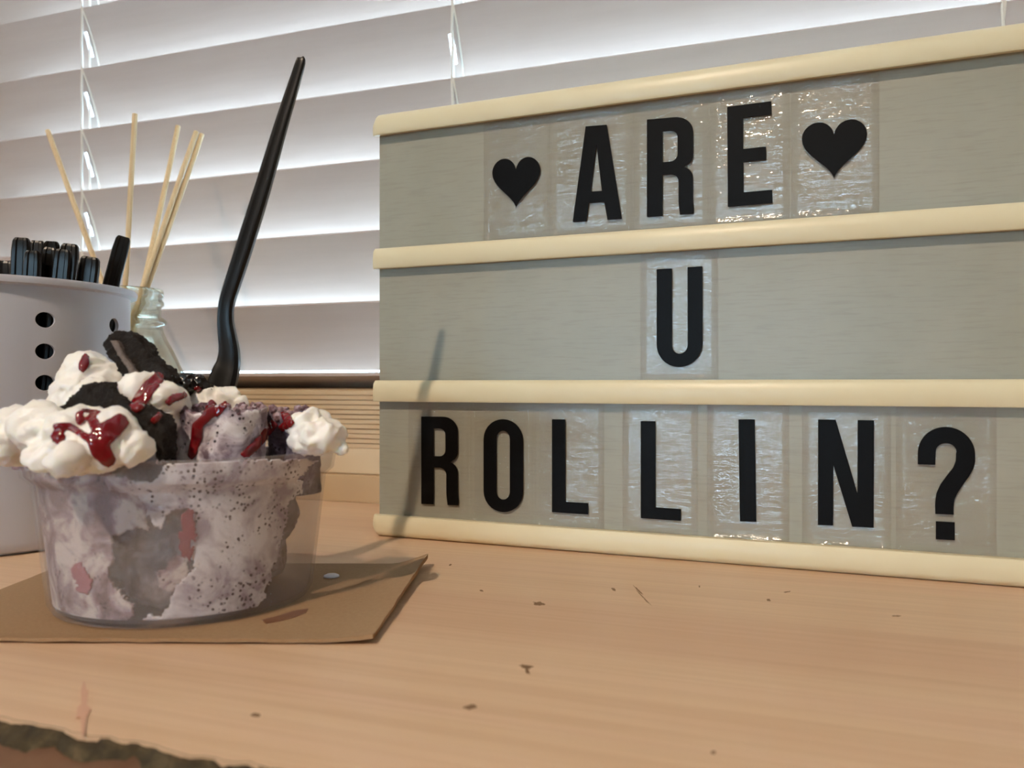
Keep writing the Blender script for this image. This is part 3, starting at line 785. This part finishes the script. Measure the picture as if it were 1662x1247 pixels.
roll(66, 760, 668, 40, .300, 1.8, 0.3, M_ICE_RIM, M_ICE_RIM, 'purple ice cream roll edge peeking behind the large dollop', 13)

def hit(px, py):
    r = ray(px, py).normalized(); best = None
    for t_ in TREE:
        h = t_.ray_cast(CAM, r, 1.0)
        if h[0] is not None and (best is None or h[3] < best[1]): best = (h[0], h[3], h[1])
    return best
def syrup(paths, label, seed, name='syrup_drizzle'):
    bm = bmesh.new(); n_ok = 0
    for path in paths:
        dense = []
        for (x0, y0, r0), (x1, y1, r1) in zip(path, path[1:] + path[-1:]):
            k = max(1, int(math.hypot(x1 - x0, y1 - y0) / 3))
            for i in range(k): s = i / k; dense.append((x0 + (x1 - x0) * s, y0 + (y1 - y0) * s, r0 + (r1 - r0) * s))
        if len(path) == 1: dense = list(path)
        for x, y, r in dense:
            m = max(1, int(r / 3))
            for a in range(-m, m + 1):
                for b in range(-m, m + 1):
                    if a * a + b * b > m * m + .3: continue
                    ox, oy = a * r / (m + .6), b * r / (m + .6)
                    h = hit(x + ox, y + oy)
                    if h is None or h[1] > .40: continue
                    rad = .0009 if r > 3 else .0007
                    bmesh.ops.create_icosphere(bm, subdivisions=1, radius=rad, matrix=Matrix.Translation(h[0] + h[2] * .0001)); n_ok += 1
    if not n_ok: bm.free(); return
    me = remesh(bm, .00045, 3)
    tag(link(name, me, M_SYRUP, None, True), label, 'syrup')
Z1 = lambda L: [(x / 2.68, 500 + y / 2.68, r) for x, y, r in L]
syrup([Z1([(255, 560, 11)]), Z1([(240, 515, 3), (300, 515, 4), (350, 545, 4), (400, 580, 6)]), Z1([(345, 465, 4), (345, 495, 5)]), Z1([(360, 450, 3), (430, 455, 3)]), Z1([(520, 500, 14), (470, 540, 16), (425, 580, 15), (440, 620, 15), (470, 660, 11)]), Z1([(400, 480, 7), (430, 540, 9)])],
      'wide red syrup pool on the large whipped cream dollop', 1)
syrup([Z1([(372, 215, 5), (365, 245, 7), (360, 265, 5)])], 'single red syrup drop on the tall cream peak', 2)
syrup([Z1([(690, 305, 9), (650, 345, 11), (620, 390, 12), (595, 425, 10)])], 'wide red syrup stripe over the middle cream dollop', 3)
syrup([Z1([(800, 380, 4), (750, 395, 6), (735, 410, 5)]), Z1([(690, 470, 5), (670, 490, 4)])], 'small red syrup trail between middle dollop and big roll', 4)
syrup([Z1([(920, 420, 7), (905, 470, 8), (860, 510, 8), (855, 570, 8), (835, 640, 6)]), Z1([(980, 420, 5), (945, 455, 6)])], 'red syrup run down the front of the big roll', 5)
syrup([Z1([(1185, 510, 8), (1150, 555, 8), (1110, 600, 8), (1070, 635, 8)])], 'slanting red syrup run near the edge of the big roll', 6)
syrup([Z1([(1240, 460, 6), (1260, 500, 7), (1230, 520, 6)])], 'red syrup on the small dark roll', 7)
syrup([Z1([(860, 352, 5)])], 'small red syrup dot near the foot of the spoon', 8)

# ------------------------------------------------------------------ the black spoon in the cup
sp = tag(empty('plastic_spoon', at(362, 690, .312)), 'black plastic spoon standing upright in the ice cream cup', 'spoon')
ctrl = [(489, 94, 4), (488, 100, 7.5), (476, 140, 9), (456, 204, 10.5), (434, 280, 12), (413, 349, 13), (390, 422, 13), (376, 465, 12.5), (368, 493, 12), (366, 520, 12.5), (369, 545, 14), (372, 568, 15.5), (371, 588, 18), (366, 606, 21), (359, 628, 23), (352, 650, 24), (346, 672, 22), (342, 690, 14)]
def loft(pts, shape, n_sub=4):
    P = [Vector(p) for p in pts]; out = []
    for i in range(len(P) - 1):
        p0, p1, p2, p3 = P[max(i - 1, 0)], P[i], P[i + 1], P[min(i + 2, len(P) - 1)]
        for s in range(n_sub):
            t_ = s / n_sub
            out.append(.5 * ((2 * p1) + (p2 - p0) * t_ + (2 * p0 - 5 * p1 + 4 * p2 - p3) * t_ ** 2 + (3 * p1 - p0 - 3 * p2 + p3) * t_ ** 3))
    out.append(P[-1]); return out
cs = [(-1, -.55), (-.72, -1), (-.2, -.8), (.3, -1), (.8, -.95), (1, -.5), (1, .5), (.8, .95), (0, .8), (-.8, 1), (-1, .5)]
dep = [.318, .318, .3178, .317, .316, .315, .314, .3135, .313, .313, .313, .3125, .312, .311, .310, .309, .308, .308]
bm = bmesh.new(); rings = []
L = loft([(x, y, r) for x, y, r in ctrl], None)
D = loft([(d, 0, 0) for d in dep], None)
for i, v in enumerate(L):
    d = D[i].x; a = L[min(i + 1, len(L) - 1)] - L[max(i - 1, 0)]
    tang = (RIGHT * a.x + Vector((0, 0, -a.y))).normalized()
    side = FWD.cross(tang).normalized(); c = at(v.x, v.y, d); hw = v.z * d / F
    tk = min(hw * .75, .0024)
    rings.append([bm.verts.new(c + side * (x * hw) + FWD * (y * tk)) for x, y in cs])
K = len(cs); ring_co = [[v.co.copy() for v in r] for r in rings]; bm.free()
cut_i = 11 * 4
for nm, part in (('handle', ring_co[:cut_i + 1]), ('bowl', ring_co[cut_i:])):
    bm = bmesh.new(); rg = [[bm.verts.new(c) for c in r] for r in part]
    for a, b in zip(rg, rg[1:]):
        for k in range(K): bm.faces.new((a[k], a[(k + 1) % K], b[(k + 1) % K], b[k]))
    bm.faces.new(rg[0]); bm.faces.new(rg[-1])
    o = from_bm(nm, bm, M_BLACK, sp, keep=True); auto_smooth(o, 38)

# ------------------------------------------------------------------ white utensil bucket
BC = CAM + RIGHT * -.268 + FWD * .428
bx_, by_ = BC.x, BC.y
bk = tag(empty('utensil_bucket', (bx_, by_, 0)), 'white round plastic holder with round holes full of black spoons', 'utensil holder')
r0, hB = .0640, .1285
bm = bmesh.new()
lathe(bm, [(0, .0), (r0 - .006, 0), (r0 - .002, .002), (r0, .006), (r0 + .0005, hB - .004), (r0 + .0038, hB - .0032), (r0 + .0042, hB - .0012), (r0 + .0036, hB), (r0 - .0012, hB), (r0 - .0018, .006), (r0 - .006, .003), (0, .003)], 128)
t_ob = from_bm('t', bm)
bm = bmesh.new(); ang0 = YAW + math.radians(-39.2)
for k in range(10):
    a = ang0 + k * math.radians(36)
    for z in (.109, .0943, .0796, .065, .0503, .0356):
        bmesh.ops.create_cone(bm, cap_ends=True, segments=24, radius1=1, radius2=1, depth=.02,
            matrix=Matrix.Translation((r0 * math.cos(a), r0 * math.sin(a), z)) @ Matrix.Rotation(a, 4, 'Z') @ Matrix.Rotation(math.pi / 2, 4, 'Y') @ Matrix.Diagonal((.0037, .0044, 1, 1)))
cut = from_bm('c', bm)
m = t_ob.modifiers.new('b', 'BOOLEAN'); m.operation = 'DIFFERENCE'; m.object = cut; m.solver = 'EXACT'
me = bpy.data.meshes.new_from_object(t_ob.evaluated_get(bpy.context.evaluated_depsgraph_get()))
bpy.data.objects.remove(t_ob); bpy.data.objects.remove(cut); me.materials.clear()
o = link('holder_body', me, M_BUCKET, bk); auto_smooth(o, 40)
# black plastic spoons standing in it, handles up
def bucket_spoon(px, py, depth, wpx, lean, label, twist=0.0, thick=.0034):
    tip = at(px, py, depth)
    q = Vector((tip.x - bx_, tip.y - by_))
    foot = Vector((bx_ + q.x * .62 + lean, by_ + q.y * .62, .0075))
    root = tag(empty('plastic_spoon', foot), label, 'spoon', 'black spoons in the white holder')
    ax = tip - foot; Ln = ax.length; ax.normalize()
    side = (RIGHT * math.cos(twist) + FWD * math.sin(twist)); side = (side - ax * side.dot(ax)).normalized(); nn = ax.cross(side)
    W = wpx * depth / F / 2
    bm = bmesh.new(); rings = []
    sec = [(-1, -.5), (-.8, -1), (-.45, -1), (-.3, -.7), (.3, -.7), (.45, -1), (.8, -1), (1, -.5), (1, .6), (.8, 1), (-.8, 1), (-1, .6)]
    for s, wf, tf in ((0, .66, .6), (.006, .82, .85), (.012, .9, 1), (.05, 1.0, 1), (.25, 1.05, 1), (.5, .95, 1), (.68, .7, 1), (.72, .75, .9)):
        c = tip - ax * (Ln * s)
        rings.append([bm.verts.new(c - foot + side * x * W * wf + nn * y * thick / 2 * tf) for x, y in sec])
    K = len(sec)
    for a, b in zip(rings, rings[1:]):
        for k in range(K): bm.faces.new((a[k], a[(k + 1) % K], b[(k + 1) % K], b[k]))
    bm.faces.new(rings[0]); bm.faces.new(rings[-1])
    o = from_bm('handle', bm, M_BLACK, root); auto_smooth(o, 30)
    bm = bmesh.new(); rings = []; NS = 14
    for i in range(NS + 1):
        s = .71 + .285 * i / NS; c = tip - ax * (Ln * s) - foot
        wf = W * (.7 + 1.3 * math.sin(math.pi * min(1, (i + 1) / NS * .86 + .02))) if i < NS else W * .7
        dp = .004 * math.sin(math.pi * i / NS)
        rings.append([bm.verts.new(c + side * x * wf + nn * (dp * (1 - x * x) + y)) for x, y in ((-1, 0), (-.5, .0), (0, 0), (.5, 0), (1, 0), (1, .0012), (.5, .0012), (0, .0012), (-.5, .0012), (-1, .0012))])
    for a, b in zip(rings, rings[1:]):
        for k in range(10): bm.faces.new((a[k], a[(k + 1) % 10], b[(k + 1) % 10], b[k]))
    bm.faces.new(rings[0]); bm.faces.new(rings[-1])
    from_bm('bowl', bm, M_BLACK, root, True)
G = 'black plastic spoon bunched with others in the white holder, handle up'
for px, py, d, wd, tw in ((35, 386, .418, 29, .05), (61, 391, .434, 24, .1), (54, 407, .400, 27, 0), (84, 392, .428, 27, -.1), (114, 396, .432, 30, .05), (104, 405, .404, 28, 0), (82, 402, .408, 24, .1), (-12, 420, .415, 27, 0), (10, 424, .45, 26, .2)):
    bucket_spoon(px, py, d, wd, 0, 'black plastic spoon with the tallest handle of the bunch in the holder' if px == 35 else 'black plastic spoon bunched beside the tallest one in the white holder, handle up', tw)
bucket_spoon(189, 474, .440, 26, -.002, 'black plastic spoon sunk low in the holder, seen through the side hole', 1.4)
bucket_spoon(147, 417, .412, 33, 0, 'black plastic spoon with the lowest handle, standing apart in the holder', 0)
bucket_spoon(201, 384, .437, 24, -.018, 'black plastic spoon leaning alone against the holder rim near the bottle', .2)

# ------------------------------------------------------------------ glass bottle and reeds
BT = CAM + RIGHT * -.2469 + FWD * .533
tx, ty = BT.x, BT.y
bt = tag(empty('glass_bottle', (tx, ty, 0)), 'small clear glass bottle with a ringed neck holding wooden reeds', 'bottle')
prof = [(0, 0), (.035, 0), (.0385, .002), (.0395, .006), (.0395, .062), (.0385, .070), (.0365, .078), (.0330, .088), (.0280, .099), (.0235, .1075), (.0212, .1130), (.0205, .1165), (.0226, .1172), (.0234, .1190), (.0226, .1210), (.0203, .1220), (.0197, .1235), (.0197, .1280), (.0203, .1290), (.0214, .1300), (.0215, .1318), (.0205, .1330), (.0203, .1345), (.0212, .1355), (.0213, .1385), (.0205, .1400),
        (.0186, .1400), (.0182, .138), (.0182, .115), (.0192, .1115), (.0216, .106), (.0262, .0975), (.0312, .0866), (.0347, .077), (.0366, .0695), (.0375, .062), (.0375, .007), (.035, .0045), (0, .0045)]
bm = bmesh.new(); lathe(bm, prof, 72); from_bm('bottle_glass', bm, M_GLASS, bt, True)
def reed(tip, mouth, label, rad=.0017):
    """tip: (px, py, wall distance); mouth: (px, depth offset) where it crosses the bottle's mouth"""
    r = ray(tip[0], tip[1]); b = CAM + r * (tip[2] / r.y)
    d = .533 + mouth[1]; n = at(mouth[0], 0, d); n.z = .139
    dirv = (n - b).normalized(); foot = n
    while Vector((foot.x - tx, foot.y - ty)).length < .0345 and foot.z > .0075: foot = foot + dirv * .001
    foot = foot - dirv * .002
    v = b - foot; bm = bmesh.new()
    pts = [v * (i / 8) + Vector((noise.noise(Vector((i * .7, tip[0] * .5, 2))), noise.noise(Vector((i * .7, tip[0] * .5, 9))), 0)) * .0004 for i in range(9)]
    tube(bm, pts, rad, 10)
    o = from_bm('wooden_reed', bm, M_REED, None); o.location = foot; auto_smooth(o, 50)
    return tag(o, label, 'reed', 'wooden reeds')
reed((289, 205, .463), (231, .0055), 'wooden reed parting a little from the close pair in the bottle')
reed((318, 214, .457), (230, -.003), 'shorter wooden reed of the close pair in the bottle')
reed((328, 218, .461), (237, .0005), 'wooden reed of the close pair that leans out furthest')
reed((77, 212, .415), (171, .004), 'wooden reed in the bottle tilted away over the spoon handles')
reed((219, 185, .424), (203, .004), 'single upright wooden reed in the bottle behind the lone spoon')
